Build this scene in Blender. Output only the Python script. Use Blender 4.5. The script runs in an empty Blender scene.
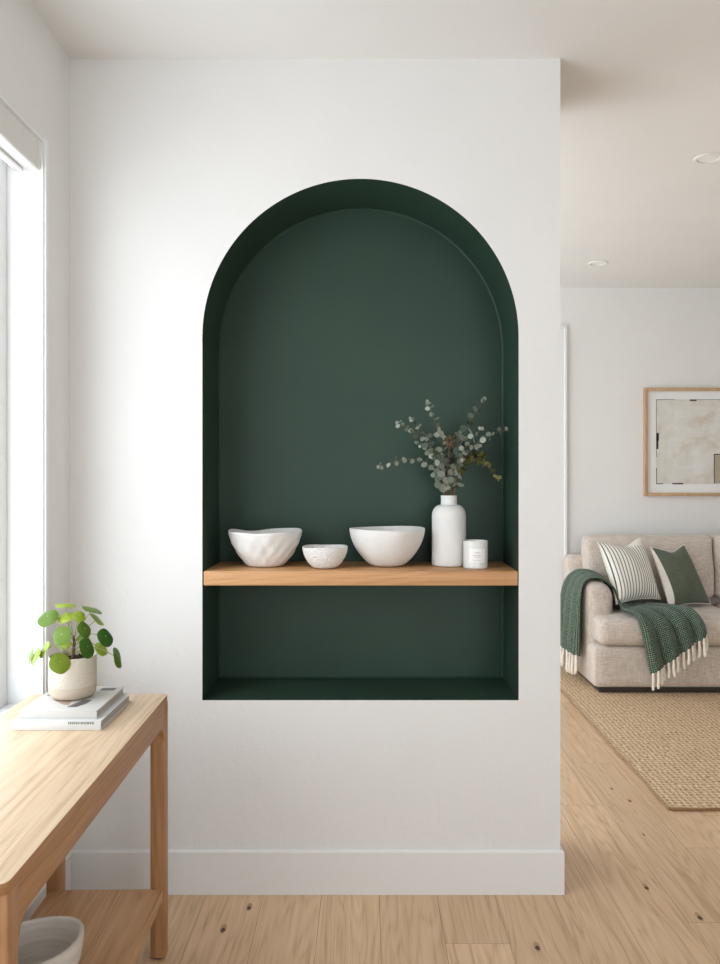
import bpy, bmesh, math, random
from mathutils import Vector, Matrix
random.seed(7)
PI = math.pi
SC = bpy.context.scene
COL = SC.collection

# ------------------------------------------------------------------ helpers
def s2l(c):
    return tuple(((v/255)/12.92 if v/255 <= .04045 else ((v/255+.055)/1.055)**2.4) for v in c) + (1,)

def link(name, bm, mats, parent=None, smooth=True, sharp=40):
    bmesh.ops.recalc_face_normals(bm, faces=bm.faces[:])
    me = bpy.data.meshes.new(name)
    bm.to_mesh(me); bm.free()
    if not isinstance(mats, (list, tuple)): mats = [mats]
    for m in mats: me.materials.append(m)
    if smooth:
        me.polygons.foreach_set('use_smooth', [True]*len(me.polygons))
        me.set_sharp_from_angle(angle=math.radians(sharp))
    o = bpy.data.objects.new(name, me)
    COL.objects.link(o)
    if parent: o.parent = parent
    return o

def tag(o, label=None, cat=None, group=None, kind=None):
    if label: o['label'] = label
    if cat: o['category'] = cat
    if group: o['group'] = group
    if kind: o['kind'] = kind
    return o

def thing(name, label, cat, loc=(0, 0, 0), rz=0, group=None):
    o = bpy.data.objects.new(name, None); COL.objects.link(o)
    o.location = loc; o.rotation_euler = (0, 0, rz); o.empty_display_size = .05
    return tag(o, label, cat, group)

def struct(name, bm, m, smooth=False, parent=None):
    o = link(name, bm, m, parent, smooth)
    if not parent: o['kind'] = 'structure'
    return o

def box(bm, x0, x1, y0, y1, z0, z1, mi=0, bevel=0, seg=2):
    tmp = bmesh.new()
    vs = [tmp.verts.new((x, y, z)) for z in (z0, z1) for y in (y0, y1) for x in (x0, x1)]
    for f in ((0,1,3,2),(4,6,7,5),(0,4,5,1),(2,3,7,6),(0,2,6,4),(1,5,7,3)):
        tmp.faces.new([vs[i] for i in f])
    bmesh.ops.recalc_face_normals(tmp, faces=tmp.faces[:])
    if bevel:
        bmesh.ops.bevel(tmp, geom=tmp.edges[:], offset=bevel, segments=seg, profile=.5, affect='EDGES', clamp_overlap=True)
    merge(bm, tmp, mi)
    return bm

def merge(bm, tmp, mi=0, mat=None):
    mp = {}
    for v in tmp.verts: mp[v] = bm.verts.new(mat @ v.co if mat else v.co)
    for f in tmp.faces:
        nf = bm.faces.new([mp[v] for v in f.verts]); nf.material_index = mi
    tmp.free()

def prism(bm, pts, axis, a, b, mi=0, bevel=0, seg=2):
    """extrude a 2D outline along axis from a to b"""
    def p3(p, t):
        return {'x': (t, p[0], p[1]), 'y': (p[0], t, p[1]), 'z': (p[0], p[1], t)}[axis]
    tmp = bmesh.new()
    A = [tmp.verts.new(p3(p, a)) for p in pts]; B = [tmp.verts.new(p3(p, b)) for p in pts]
    fa = tmp.faces.new(A); fb = tmp.faces.new(B[::-1])
    n = len(pts)
    for i in range(n): tmp.faces.new((A[i], B[i], B[(i+1) % n], A[(i+1) % n]))
    bmesh.ops.recalc_face_normals(tmp, faces=tmp.faces[:])
    if bevel:
        es = set(list(fa.edges)+list(fb.edges))
        bmesh.ops.bevel(tmp, geom=list(es), offset=bevel, segments=seg, profile=.5, affect='EDGES', clamp_overlap=True)
    bmesh.ops.triangulate(tmp, faces=[f for f in tmp.faces if len(f.verts) > 6])
    merge(bm, tmp, mi)

def arc(cx, cy, r, a0, a1, n):
    return [(cx+r*math.cos(math.radians(a0+(a1-a0)*i/n)), cy+r*math.sin(math.radians(a0+(a1-a0)*i/n))) for i in range(n+1)]

def rrect(x0, x1, y0, y1, r, n=6):
    return arc(x1-r, y0+r, r, -90, 0, n)+arc(x1-r, y1-r, r, 0, 90, n)+arc(x0+r, y1-r, r, 90, 180, n)+arc(x0+r, y0+r, r, 180, 270, n)

def lathe(bm, prof, n=64, fn=None, mi=0, off=(0, 0, 0)):
    """prof: list of (r,z); r=0 ends are closed by a pole"""
    rings = []
    for k, (r, z) in enumerate(prof):
        if r < 1e-6:
            p = Vector((0, 0, z))
            if fn: p = fn(p, k)
            rings.append([bm.verts.new(p+Vector(off))])
        else:
            ring = []
            for i in range(n):
                a = 2*PI*i/n
                p = Vector((r*math.cos(a), r*math.sin(a), z))
                if fn: p = fn(p, k)
                ring.append(bm.verts.new(p+Vector(off)))
            rings.append(ring)
    for a, b in zip(rings, rings[1:]):
        for i in range(n):
            j = (i+1) % n
            if len(a) == 1 and len(b) == 1: continue
            if len(a) == 1: f = bm.faces.new((a[0], b[j], b[i]))
            elif len(b) == 1: f = bm.faces.new((a[i], a[j], b[0]))
            else: f = bm.faces.new((a[i], a[j], b[j], b[i]))
            f.material_index = mi
    return bm

def tube(bm, pts, rad, n=6, mi=0):
    pts = [Vector(p) for p in pts]
    if not isinstance(rad, (list, tuple)): rad = [rad]*len(pts)
    rings = []
    up = Vector((.13, .2, 1)).normalized()
    for i, p in enumerate(pts):
        t = (pts[min(i+1, len(pts)-1)]-pts[max(i-1, 0)]).normalized()
        a = t.cross(up)
        if a.length < .1: a = t.cross(Vector((1, 0, 0)))
        a.normalize(); b = t.cross(a)
        rings.append([bm.verts.new(p+rad[i]*(a*math.cos(2*PI*k/n)+b*math.sin(2*PI*k/n))) for k in range(n)])
    for a, b in zip(rings, rings[1:]):
        for k in range(n):
            bm.faces.new((a[k], a[(k+1) % n], b[(k+1) % n], b[k])).material_index = mi
    bm.faces.new(rings[0][::-1]).material_index = mi
    bm.faces.new(rings[-1]).material_index = mi

def cushion(bm, x0, x1, y0, y1, z0, z1, r=.04, bulge=(0, 0, 0), n=(22, 14, 10), fn=None, mi=0):
    c = Vector(((x0+x1)/2, (y0+y1)/2, (z0+z1)/2)); h = Vector(((x1-x0)/2, (y1-y0)/2, (z1-z0)/2))
    cache = {}
    def vert(i, j, k):
        key = (i, j, k)
        if key in cache: return cache[key]
        t = [2*i/n[0]-1, 2*j/n[1]-1, 2*k/n[2]-1]
        # crowd grid lines towards the edges
        t = [math.sin(v*PI/2)*.5+v*.5 for v in t]
        p = Vector([t[m]*h[m] for m in range(3)])
        q = Vector([max(-(h[m]-r), min(h[m]-r, p[m])) for m in range(3)])
        d = p-q
        p2 = q+d.normalized()*r if d.length > 1e-9 else p
        u = [p2[m]/h[m] for m in range(3)]
        w = [max(0, 1-v*v) for v in u]
        p2 = p2+Vector((bulge[0]*u[0]*w[1]*w[2], bulge[1]*u[1]*w[0]*w[2], bulge[2]*u[2]*w[0]*w[1]))
        p2 = p2+c
        if fn: p2 = fn(p2)
        cache[key] = bm.verts.new(p2)
        return cache[key]
    N = n
    def quad(a, b, c_, d): bm.faces.new((a, b, c_, d)).material_index = mi
    for i in range(N[0]):
        for j in range(N[1]):
            for k in (0, N[2]): quad(vert(i, j, k), vert(i+1, j, k), vert(i+1, j+1, k), vert(i, j+1, k))
    for i in range(N[0]):
        for k in range(N[2]):
            for j in (0, N[1]): quad(vert(i, j, k), vert(i+1, j, k), vert(i+1, j, k+1), vert(i, j, k+1))
    for j in range(N[1]):
        for k in range(N[2]):
            for i in (0, N[0]): quad(vert(i, j, k), vert(i, j+1, k), vert(i, j+1, k+1), vert(i, j, k+1))
    return bm

def smoothstep(a, b, t):
    t = max(0, min(1, (t-a)/(b-a))); return t*t*(3-2*t)

def catmull(pts, t):
    n = len(pts)-1
    s = min(max(t, 0), 1)*n; i = min(int(s), n-1); f = s-i
    P = [Vector(pts[max(0, min(n, i+k))]) for k in (-1, 0, 1, 2)]
    return .5*((2*P[1])+(-P[0]+P[2])*f+(2*P[0]-5*P[1]+4*P[2]-P[3])*f*f+(-P[0]+3*P[1]-3*P[2]+P[3])*f**3)

# ------------------------------------------------------------------ materials
class NT:
    def __init__(s, name):
        s.m = bpy.data.materials.new(name); s.m.use_nodes = True
        s.t = s.m.node_tree; s.n = s.t.nodes; s.l = s.t.links
        s.b = s.n['Principled BSDF']
    def add(s, typ, **kw):
        nd = s.n.new(typ)
        for k, v in kw.items():
            if k.startswith('i_'):
                key = k[2:]
                nd.inputs[int(key) if key.isdigit() else key.replace('_', ' ')].default_value = v
            else: setattr(nd, k, v)
        return nd
    def link(s, a, b): s.l.new(a, b)
    def coords(s, scale=(1, 1, 1), kind='Object', rot=(0, 0, 0)):
        tc = s.add('ShaderNodeTexCoord'); mp = s.add('ShaderNodeMapping')
        mp.inputs['Scale'].default_value = scale; mp.inputs['Rotation'].default_value = rot
        s.link(tc.outputs[kind], mp.inputs[0]); return mp.outputs[0]
    def noise(s, vec, scale=1, detail=4, rough=.55, dist=0):
        nd = s.add('ShaderNodeTexNoise'); nd.inputs['Scale'].default_value = scale
        nd.inputs['Detail'].default_value = detail; nd.inputs['Roughness'].default_value = rough
        nd.inputs['Distortion'].default_value = dist
        s.link(vec, nd.inputs['Vector']); return nd.outputs['Fac']
    def ramp(s, fac, stops):
        r = s.add('ShaderNodeValToRGB'); e = r.color_ramp.elements
        while len(e) < len(stops): e.new(.5)
        for el, (p, c) in zip(e, stops): el.position = p; el.color = c
        s.link(fac, r.inputs[0]); return r.outputs[0]
    def math(s, op, a, b=None, c=None):
        nd = s.add('ShaderNodeMath', operation=op)
        for i, v in enumerate((a, b, c)):
            if v is None: continue
            if isinstance(v, (int, float)): nd.inputs[i].default_value = v
            else: s.link(v, nd.inputs[i])
        return nd.outputs[0]
    def mix(s, f, a, b, mode='MIX'):
        nd = s.add('ShaderNodeMix', data_type='RGBA', blend_type=mode)
        for k, v in ((0, f), (6, a), (7, b)):
            if isinstance(v, (int, float, tuple)): nd.inputs[k].default_value = v
            else: s.link(v, nd.inputs[k])
        return nd.outputs[2]
    def bump(s, h, strength=.2, dist=.002):
        b = s.add('ShaderNodeBump'); b.inputs['Strength'].default_value = strength
        b.inputs['Distance'].default_value = dist
        s.link(h, b.inputs['Height']); s.link(b.outputs[0], s.b.inputs['Normal'])
    def base(s, c):
        if isinstance(c, tuple): s.b.inputs['Base Color'].default_value = c
        else: s.link(c, s.b.inputs['Base Color'])
    def rough(s, r): s.b.inputs['Roughness'].default_value = r

def plain(name, rgb, rough=.5, spec=.5, metal=0, noise_amt=.04, nscale=30):
    t = NT(name); c = s2l(rgb); d = tuple(v*(1-noise_amt*2) for v in c[:3])+(1,)
    t.base(t.ramp(t.noise(t.coords(), nscale, 3), [(.3, d), (.7, c)]))
    t.rough(rough); t.b.inputs['Specular IOR Level'].default_value = spec
    t.b.inputs['Metallic'].default_value = metal
    return t.m

def plaster(name, rgb, bump=.12, rough=.85):
    t = NT(name); c = s2l(rgb); v = t.coords()
    d = tuple(x*.975 for x in c[:3])+(1,)
    t.base(t.ramp(t.noise(v, 2.2, 5), [(.35, d), (.65, c)]))
    n = t.math('ADD', t.noise(v, 9, 5, .6, .6), t.math('MULTIPLY', t.noise(v, 60, 3), .35))
    t.bump(n, bump, .01); t.rough(rough); t.b.inputs['Specular IOR Level'].default_value = .25
    return t.m

def wood(name, light, mid, dark, axis='y', rough=.45, rnd=False, fine=1, contrast=1.0, rw=.11):
    t = NT(name)
    tc = t.add('ShaderNodeTexCoord'); vec = tc.outputs['Object']
    if rnd:
        at = t.add('ShaderNodeAttribute', attribute_name='rnd')
        sc = t.add('ShaderNodeVectorMath', operation='SCALE'); t.link(at.outputs['Color'], sc.inputs[0]); sc.inputs['Scale'].default_value = 17.0
        ad = t.add('ShaderNodeVectorMath', operation='ADD'); t.link(vec, ad.inputs[0]); t.link(sc.outputs[0], ad.inputs[1]); vec = ad.outputs[0]
    def mapped(a, b):
        mp = t.add('ShaderNodeMapping'); mp.inputs['Scale'].default_value = tuple(b if k == axis else a for k in 'xyz')
        t.link(vec, mp.inputs[0]); return mp.outputs[0]
    big = t.noise(mapped(5.0, .45), 1, 3, .5, .3)
    rings = t.math('POWER', t.math('ADD', t.math('MULTIPLY', t.math('SINE', t.math('MULTIPLY', big, 150.0)), .5), .5), .6)
    fib = t.noise(mapped(330*fine, 5), 1, 3, .6)
    fib2 = t.noise(mapped(70*fine, 1.1), 1, 5, .65)
    f = t.math('ADD', t.math('MULTIPLY', rings, rw), t.math('ADD', t.math('MULTIPLY', fib, .40), t.math('MULTIPLY', fib2, .62)))
    col = t.ramp(f, [(.32, s2l(dark)), (.32+.26/contrast, s2l(mid)), (.9, s2l(light))])
    if rnd:
        sp = t.add('ShaderNodeSeparateColor'); t.link(at.outputs['Color'], sp.inputs[0])
        tone = t.ramp(sp.outputs[0], [(0, (.88, .87, .86, 1)), (.5, (.97, .96, .955, 1)), (1, (1.04, 1.04, 1.04, 1))])
        col = t.mix(1.0, col, tone, 'MULTIPLY')
    t.base(col); t.rough(rough); t.bump(f, .12, .001)
    t.b.inputs['Specular IOR Level'].default_value = .4
    return t.m

def fabric(name, rgb, rgb2, scale=420, rough=.95, bump=.5, sheen=.2):
    t = NT(name)
    tc = t.add('ShaderNodeTexCoord')
    def mp(s3):
        m = t.add('ShaderNodeMapping'); m.inputs['Scale'].default_value = s3; t.link(tc.outputs['Object'], m.inputs[0]); return m.outputs[0]
    a = t.noise(mp((scale, scale, scale*.07)), 1, 2, .6)
    b = t.noise(mp((scale*.07, scale*.3, scale)), 1, 2, .6)
    c = t.noise(mp((9, 9, 9)), 1, 4)
    f = t.math('ADD', t.math('ADD', t.math('MULTIPLY', a, .42), t.math('MULTIPLY', b, .42)), t.math('MULTIPLY', c, .16))
    t.base(t.ramp(f, [(.38, s2l(rgb2)), (.6, s2l(rgb))])); t.rough(rough)
    t.b.inputs['Sheen Weight'].default_value = sheen; t.b.inputs['Specular IOR Level'].default_value = .15
    t.bump(f, bump, .002)
    return t.m

M = {}
M['wall'] = plaster('wall_paint', (232, 230, 227), .10)
M['wall_mid'] = plaster('wall_plaster', (231, 229, 226), .22)
M['ceiling'] = plaster('ceiling_paint', (236, 234, 231), .03)
M['trim'] = plain('trim_paint', (232, 231, 229), .4, .4, noise_amt=.008)
M['frame_paint'] = plain('window_frame_paint', (238, 238, 238), .35, .4, noise_amt=.005)
M['blind'] = plain('blind_fabric', (226, 224, 220), .8, .2, noise_amt=.01)

t = NT('niche_green'); v = t.coords()
t.base(t.ramp(t.noise(v, 3, 5), [(.3, s2l((40, 62, 50))), (.7, s2l((46, 69, 56)))]))
t.rough(.5); t.bump(t.noise(v, 45, 4), .06, .004); t.b.inputs['Specular IOR Level'].default_value = .35
M['green'] = t.m

M['floor'] = wood('oak_floor', (234, 204, 172), (215, 181, 144), (176, 142, 107), 'y', .32, rnd=True, fine=.8, rw=.14)
M['gap'] = plain('plank_gap', (140, 108, 80), .8)
M['knot'] = plain('wood_knot', (92, 64, 46), .7, noise_amt=.2, nscale=300)
M['knot_halo'] = plain('knot_halo', (184, 150, 116), .4, .4, noise_amt=.12, nscale=200)
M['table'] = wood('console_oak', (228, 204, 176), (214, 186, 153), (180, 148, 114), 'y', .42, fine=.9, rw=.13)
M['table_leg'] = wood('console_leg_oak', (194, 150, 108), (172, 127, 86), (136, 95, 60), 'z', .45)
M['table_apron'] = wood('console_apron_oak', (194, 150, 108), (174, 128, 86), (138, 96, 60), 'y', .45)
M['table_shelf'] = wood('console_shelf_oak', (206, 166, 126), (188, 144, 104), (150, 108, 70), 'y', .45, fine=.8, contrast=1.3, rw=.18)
M['shelf'] = wood('shelf_oak', (218, 172, 124), (202, 152, 104), (168, 118, 74), 'x', .45)
M['picture_frame'] = wood('picture_frame_oak', (205, 175, 140), (190, 156, 120), (165, 130, 95), 'z', .5)

t = NT('white_ceramic'); v = t.coords()
t.base(t.ramp(t.noise(v, 14, 5), [(.3, s2l((226, 223, 218))), (.7, s2l((236, 234, 230)))]))
t.rough(.62); t.bump(t.math('ADD', t.noise(v, 26, 4, .6, .5), t.math('MULTIPLY', t.noise(v, 220, 2), .25)), .28, .006)
M['ceramic'] = t.m
t = NT('textured_ceramic'); v = t.coords()
vo = t.add('ShaderNodeTexVoronoi'); vo.inputs['Scale'].default_value = 150; t.link(v, vo.inputs['Vector'])
t.base(s2l((234, 231, 227))); t.rough(.7); t.bump(t.math('ADD', vo.outputs['Distance'], t.noise(v, 120, 4)), .8, .004)
M['ceramic_tex'] = t.m
M['vase'] = plain('vase_ceramic', (232, 230, 227), .7, .3, noise_amt=.01, nscale=40)
t = NT('stoneware'); v = t.coords((3, 3, 40))
t.base(t.ramp(t.noise(v, 2, 5), [(.25, s2l((196, 188, 177))), (.75, s2l((222, 216, 207)))]))
t.rough(.55); t.bump(t.noise(v, 3, 3), .2, .003); M['stoneware'] = t.m
t = NT('pot_glaze'); v = t.coords()
sp = t.ramp(t.noise(v, 260, 2), [(.30, s2l((178, 164, 146))), (.40, s2l((208, 199, 186)))])
t.base(sp); t.rough(.5); M['pot'] = t.m
M['pot_raw'] = plain('pot_raw_clay', (198, 182, 162), .8, .2, noise_amt=.04, nscale=150)
t = NT('potting_soil'); v = t.coords()
t.base(t.ramp(t.noise(v, 160, 4), [(.35, s2l((38, 28, 22))), (.7, s2l((88, 68, 54)))])); t.rough(.95)
t.bump(t.noise(v, 140, 4), 1, .006); M['soil'] = t.m

def leafmat(name, a, b, trans=.25, rough=.35):
    t = NT(name)
    at = t.add('ShaderNodeAttribute', attribute_name='rnd')
    sp = t.add('ShaderNodeSeparateColor'); t.link(at.outputs['Color'], sp.inputs[0])
    col = t.ramp(sp.outputs[0], [(0, s2l(a)), (1, s2l(b))])
    t.b.inputs['Specular IOR Level'].default_value = .3
    n = t.noise(t.coords(), 60, 3)
    col = t.mix(t.math('MULTIPLY', n, .3), col, t.mix(.6, col, (0, 0, 0, 1)))
    t.base(col); t.rough(rough)
    tr = t.add('ShaderNodeBsdfTranslucent'); t.link(col, tr.inputs[0])
    mx = t.add('ShaderNodeMixShader'); mx.inputs[0].default_value = trans
    t.link(t.b.outputs[0], mx.inputs[1]); t.link(tr.outputs[0], mx.inputs[2])
    t.link(mx.outputs[0], t.n['Material Output'].inputs[0])
    return t.m
M['pilea'] = leafmat('pilea_leaf', (46, 100, 24), (186, 206, 76), .25, .38)
M['petiole'] = plain('pilea_petiole', (150, 150, 92), .5)
M['pilea_stem'] = plain('pilea_stem', (96, 72, 50), .8)
M['vein'] = plain('pilea_leaf_dot', (214, 228, 180), .5)
M['euc'] = leafmat('eucalyptus_leaf', (62, 78, 60), (200, 205, 188), .10, .55)
M['euc_stem'] = plain('eucalyptus_stem', (112, 92, 70), .8)
M['olive'] = leafmat('olive_sprig_leaf', (86, 92, 44), (134, 132, 78), .15, .6)
M['bud'] = plain('dry_seed_head', (124, 104, 74), .9, noise_amt=.15, nscale=200)

t = NT('candle_glass')
t.base(s2l((244, 243, 238))); t.rough(.15); t.b.inputs['Coat Weight'].default_value = .4
tr = t.add('ShaderNodeBsdfTransparent'); mx = t.add('ShaderNodeMixShader'); mx.inputs[0].default_value = .22
t.link(t.b.outputs[0], mx.inputs[1]); t.link(tr.outputs[0], mx.inputs[2]); t.link(mx.outputs[0], t.n['Material Output'].inputs[0])
M['candle_glass'] = t.m
M['wax'] = plain('candle_wax', (240, 234, 220), .5, noise_amt=.01)
M['label'] = plain('candle_label', (244, 242, 238), .7, noise_amt=.005)
M['ink'] = plain('grey_ink', (176, 172, 166), .7)
M['wick'] = plain('wick', (60, 50, 40), .9)

M['book_cover'] = plain('book_cover', (200, 197, 192), .5, noise_amt=.01)
M['book_cover2'] = plain('book_cover_white', (212, 211, 209), .5, noise_amt=.01)
t = NT('book_pages'); v = t.coords((2, 2, 900))
t.base(t.ramp(t.noise(v, 1, 2), [(.35, s2l((156, 148, 138))), (.65, s2l((202, 196, 188)))])); t.rough(.9); M['pages'] = t.m
M['print_dark'] = plain('cover_print_dark', (96, 94, 92), .5)
M['print_green'] = plain('spine_print_green', (128, 142, 128), .6)
M['print_brown'] = plain('cover_print_brown', (170, 150, 132), .6)

M['sofa'] = fabric('sofa_linen', (220, 208, 197), (182, 168, 155), 250)
M['sofa_dark'] = plain('shade_and_foot_pad', (46, 38, 32), .6)  # shadow colour for under the sofa, also used on the table foot pads
M['ivory'] = fabric('ivory_linen', (246, 240, 230), (226, 218, 206), 400)
M['green_pillow'] = fabric('green_linen', (106, 114, 97), (78, 87, 72), 420)
M['tassel'] = fabric('tassel_cotton', (246, 238, 224), (222, 210, 192), 500)

# striped ticking, stripes follow the panel's own UVs
t = NT('striped_ticking')
uv = t.add('ShaderNodeUVMap'); sx = t.add('ShaderNodeSeparateXYZ'); t.link(uv.outputs[0], sx.inputs[0])
fr = t.math('FRACT', t.math('MULTIPLY', sx.outputs[0], 17.0))
tri = t.math('ABSOLUTE', t.math('SUBTRACT', fr, .5))
st = t.ramp(tri, [(.10, s2l((86, 86, 84))), (.16, s2l((246, 242, 234)))])
fin = t.math('ABSOLUTE', t.math('SUBTRACT', t.math('FRACT', t.math('ADD', t.math('MULTIPLY', sx.outputs[0], 17.0), .5)), .5))
t.base(st); t.rough(.95); t.bump(t.noise(t.coords((300, 300, 300)), 1, 2), .4, .002)
t.b.inputs['Specular IOR Level'].default_value = .15
M['stripe'] = t.m

# woven throw: small basket weave in two greens
t = NT('green_throw_weave')
uv = t.add('ShaderNodeUVMap'); sx = t.add('ShaderNodeSeparateXYZ'); t.link(uv.outputs[0], sx.inputs[0])
U = t.math('MULTIPLY', sx.outputs[0], 2*PI/.021); V = t.math('MULTIPLY', sx.outputs[1], 2*PI/.019)
w = t.math('MULTIPLY', t.math('SINE', t.math('ADD', U, V)), t.math('SINE', t.math('SUBTRACT', U, V)))
w = t.math('ADD', t.math('MULTIPLY', w, .5), .5)
nz = t.noise(t.coords(), 150, 3)
w2 = t.math('ADD', t.math('MULTIPLY', w, .45), t.math('MULTIPLY', nz, .55))
t.base(t.ramp(w2, [(.25, s2l((24, 34, 25))), (.50, s2l((60, 78, 63))), (.74, s2l((150, 164, 146)))]))
t.rough(.95); t.bump(w2, .8, .004); t.b.inputs['Specular IOR Level'].default_value = .1
t.b.inputs['Sheen Weight'].default_value = .2
M['throw'] = t.m

# jute rug
t = NT('jute_weave')
tc = t.add('ShaderNodeTexCoord')
def jm(sc, rz=0):
    m = t.add('ShaderNodeMapping'); m.inputs['Scale'].default_value = sc; m.inputs['Rotation'].default_value = (0, 0, rz)
    t.link(tc.outputs['Object'], m.inputs[0]); return m.outputs[0]
sx = t.add('ShaderNodeSeparateXYZ'); t.link(jm((1, 1, 1)), sx.inputs[0])
wob = t.math('MULTIPLY', t.noise(jm((30, 30, 30)), 1, 4, .6), 5.5)
X = t.math('ADD', t.math('MULTIPLY', sx.outputs[0], 2*PI/.052), wob); Y = t.math('ADD', t.math('MULTIPLY', sx.outputs[1], 2*PI/.058), wob)
# rows offset brickwise
wv = t.math('MULTIPLY', t.math('SINE', t.math('ADD', X, Y)), t.math('SINE', t.math('SUBTRACT', Y, X)))
h = t.math('ADD', t.math('MULTIPLY', wv, .5), .5)
n1 = t.noise(jm((150, 150, 150)), 1, 4); n2 = t.noise(jm((2.2, 5, 2)), 1, 5)
f = t.math('ADD', t.math('MULTIPLY', h, .50), t.math('MULTIPLY', n1, .50))
c = t.ramp(f, [(.18, s2l((124, 94, 64))), (.42, s2l((206, 174, 138))), (.80, s2l((242, 222, 194)))])
c = t.mix(t.math('MULTIPLY', n2, .35), c, s2l((190, 156, 118)))
t.base(c); t.rough(.95); t.bump(f, 1, .010); t.b.inputs['Specular IOR Level'].default_value = .1
M['jute'] = t.m
M['jute_edge'] = fabric('jute_binding', (168, 134, 96), (130, 100, 66), 160)

# abstract print
t = NT('abstract_print')
v = t.coords((1, 1, 1))
a = t.noise(t.coords((5, 5, 7)), 1, 6, .65, .6); b = t.noise(t.coords((26, 26, 5)), 1, 4); b2 = t.noise(t.coords((5, 5, 40)), 1, 4)
c = t.ramp(a, [(.35, s2l((212, 200, 184))), (.5, s2l((226, 223, 216))), (.66, s2l((234, 233, 230)))])
c = t.mix(t.math('MULTIPLY', t.math('MULTIPLY', b, b2), .9), c, s2l((192, 184, 172)))
t.base(c); t.rough(.8); M['art'] = t.m
M['art_black'] = plain('art_black_marks', (58, 56, 52), .8, noise_amt=.2, nscale=60)
M['art_tan'] = plain('art_tan_block', (184, 172, 148), .8, noise_amt=.1, nscale=40)
M['mat_board'] = plain('mat_board', (236, 236, 234), .8, noise_amt=.004)
M['light_trim'] = plain('downlight_trim', (232, 231, 229), .5, noise_amt=.005)
M['light_lens'] = plain('downlight_lens', (246, 244, 238), .3, noise_amt=.003)
M['can'] = plain('downlight_can', (190, 188, 184), .4)
M['metal'] = plain('brushed_metal', (180, 178, 174), .35, metal=.9)

t = NT('window_glass')
tr = t.add('ShaderNodeBsdfTransparent'); gl = t.add('ShaderNodeBsdfGlossy'); gl.inputs['Roughness'].default_value = .02
mx = t.add('ShaderNodeMixShader'); mx.inputs[0].default_value = .06
t.link(tr.outputs[0], mx.inputs[1]); t.link(gl.outputs[0], mx.inputs[2]); t.link(mx.outputs[0], t.n['Material Output'].inputs[0])
M['glass'] = t.m

# ------------------------------------------------------------------ room shell
XL, XR = -.993, 4.5          # left wall, right wall
YB, YF = -2.6, 5.90          # wall behind the viewer, far wall
H = 2.80
WY = 2.66                    # face of the wall with the niche
WX = .652                    # its free end
WT = .42
NX0, NX1, NZ0, NZ1, ND = -.549, .512, .648, 2.397, .30
NR = (NX1-NX0)/2; NCX = (NX0+NX1)/2; NCZ = NZ1-NR

# floor of individually cut planks
bm = bmesh.new()
lay = bm.loops.layers.float_color.new('rnd')
def fquad(x0, x1, y0, y1, z, mi, c=(0, 0, 0, 1)):
    f = bm.faces.new([bm.verts.new(p) for p in ((x0, y0, z), (x1, y0, z), (x1, y1, z), (x0, y1, z))])
    f.material_index = mi
    for l in f.loops: l[lay] = c
box(bm, XL-.25, XR+.25, YB-.25, YF+.25, -.12, -.0015, 1)
PW = .193; g = .0006
fixed = {3-2: [2.374-1.9, 2.374, 4.4], 5-2+1: [], }
rf = random.Random(11)
k0 = math.floor((XL-.430)/PW)-1
k1 = math.ceil((XR-.430)/PW)+1
JO = {-1: [.5, 2.374, 4.2], 2: [1.45, 3.374, 5.1], 3: [.9, 2.486, 3.868, 5.6], 4: [1.1, 2.985, 4.9], 0: [1.7, 3.6, 5.4], 1: [.8, 4.65]}
for k in range(k0, k1):
    x0 = .430+k*PW; x1 = x0+PW
    js = JO.get(k)
    if js is None:
        y = YB-rf.random()*1.9; js = []
        while y < YF:
            js.append(y+.75 if 2.1 < y < 2.75 else y); y += rf.uniform(1.5, 2.1)
    js = [YB-.2]+[j for j in js if j > YB-.1]+[YF+.2]
    if k in JO: js[1:1] = [js[1]-1.9]
    for a, b in zip(js, js[1:]):
        fquad(x0+g, x1-g, a+g, b-g, 0, 0, (rf.random(), rf.random(), rf.random(), 1))
for (x, y, r) in ((1.137, 3.416, .009), (.953, 2.695, .010), (1.058, 2.512, .011), (1.100, 3.547, .007), (1.084, 3.093, .006),
                  (-.379, 2.570, .010), (-.441, 2.445, .011), (.509, 2.352, .011), (1.30, 2.7, .007)):
    vs = [bm.verts.new((x+r*.9*math.cos(a), y+r*2.4*math.sin(a)+r*.6, .0002)) for a in [2*PI*i/12 for i in range(12)]]
    bm.faces.new(vs).material_index = 3
    vs = [bm.verts.new((x+r*.6*math.cos(a)*(1+.25*math.sin(3*a+x*9)), y+r*1.05*math.sin(a), .0004)) for a in [2*PI*i/12 for i in range(12)]]
    bm.faces.new(vs).material_index = 2
struct('floor', bm, [M['floor'], M['gap'], M['knot'], M['knot_halo']])

bm = bmesh.new(); box(bm, XL-.25, XR+.25, YB-.25, YF+.25, H, H+.12); ceiling = struct('ceiling', bm, M['ceiling'])

def wall_x(name, xa, xb, y0, y1, holes):
    """wall running along y between xa..xb with rectangular holes (ya,yb,za,zb)"""
    bm = bmesh.new(); y = y0
    for (ya, yb, za, zb) in sorted(holes):
        box(bm, xa, xb, y, ya, 0, H)
        if za > 0: box(bm, xa, xb, ya, yb, 0, za)
        box(bm, xa, xb, ya, yb, zb, H); y = yb
    box(bm, xa, xb, y, y1, 0, H)
    return struct(name, bm, M['wall'])
W1 = (.45, 2.43, .684, 2.430)
W2 = (3.14, 5.75, .02, 2.70)
wall_x('wall_left', XL-.20, XL, YB, YF, [W1, W2])
wall_x('wall_right', XR, XR+.2, YB, YF, [])
bm = bmesh.new()
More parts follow.
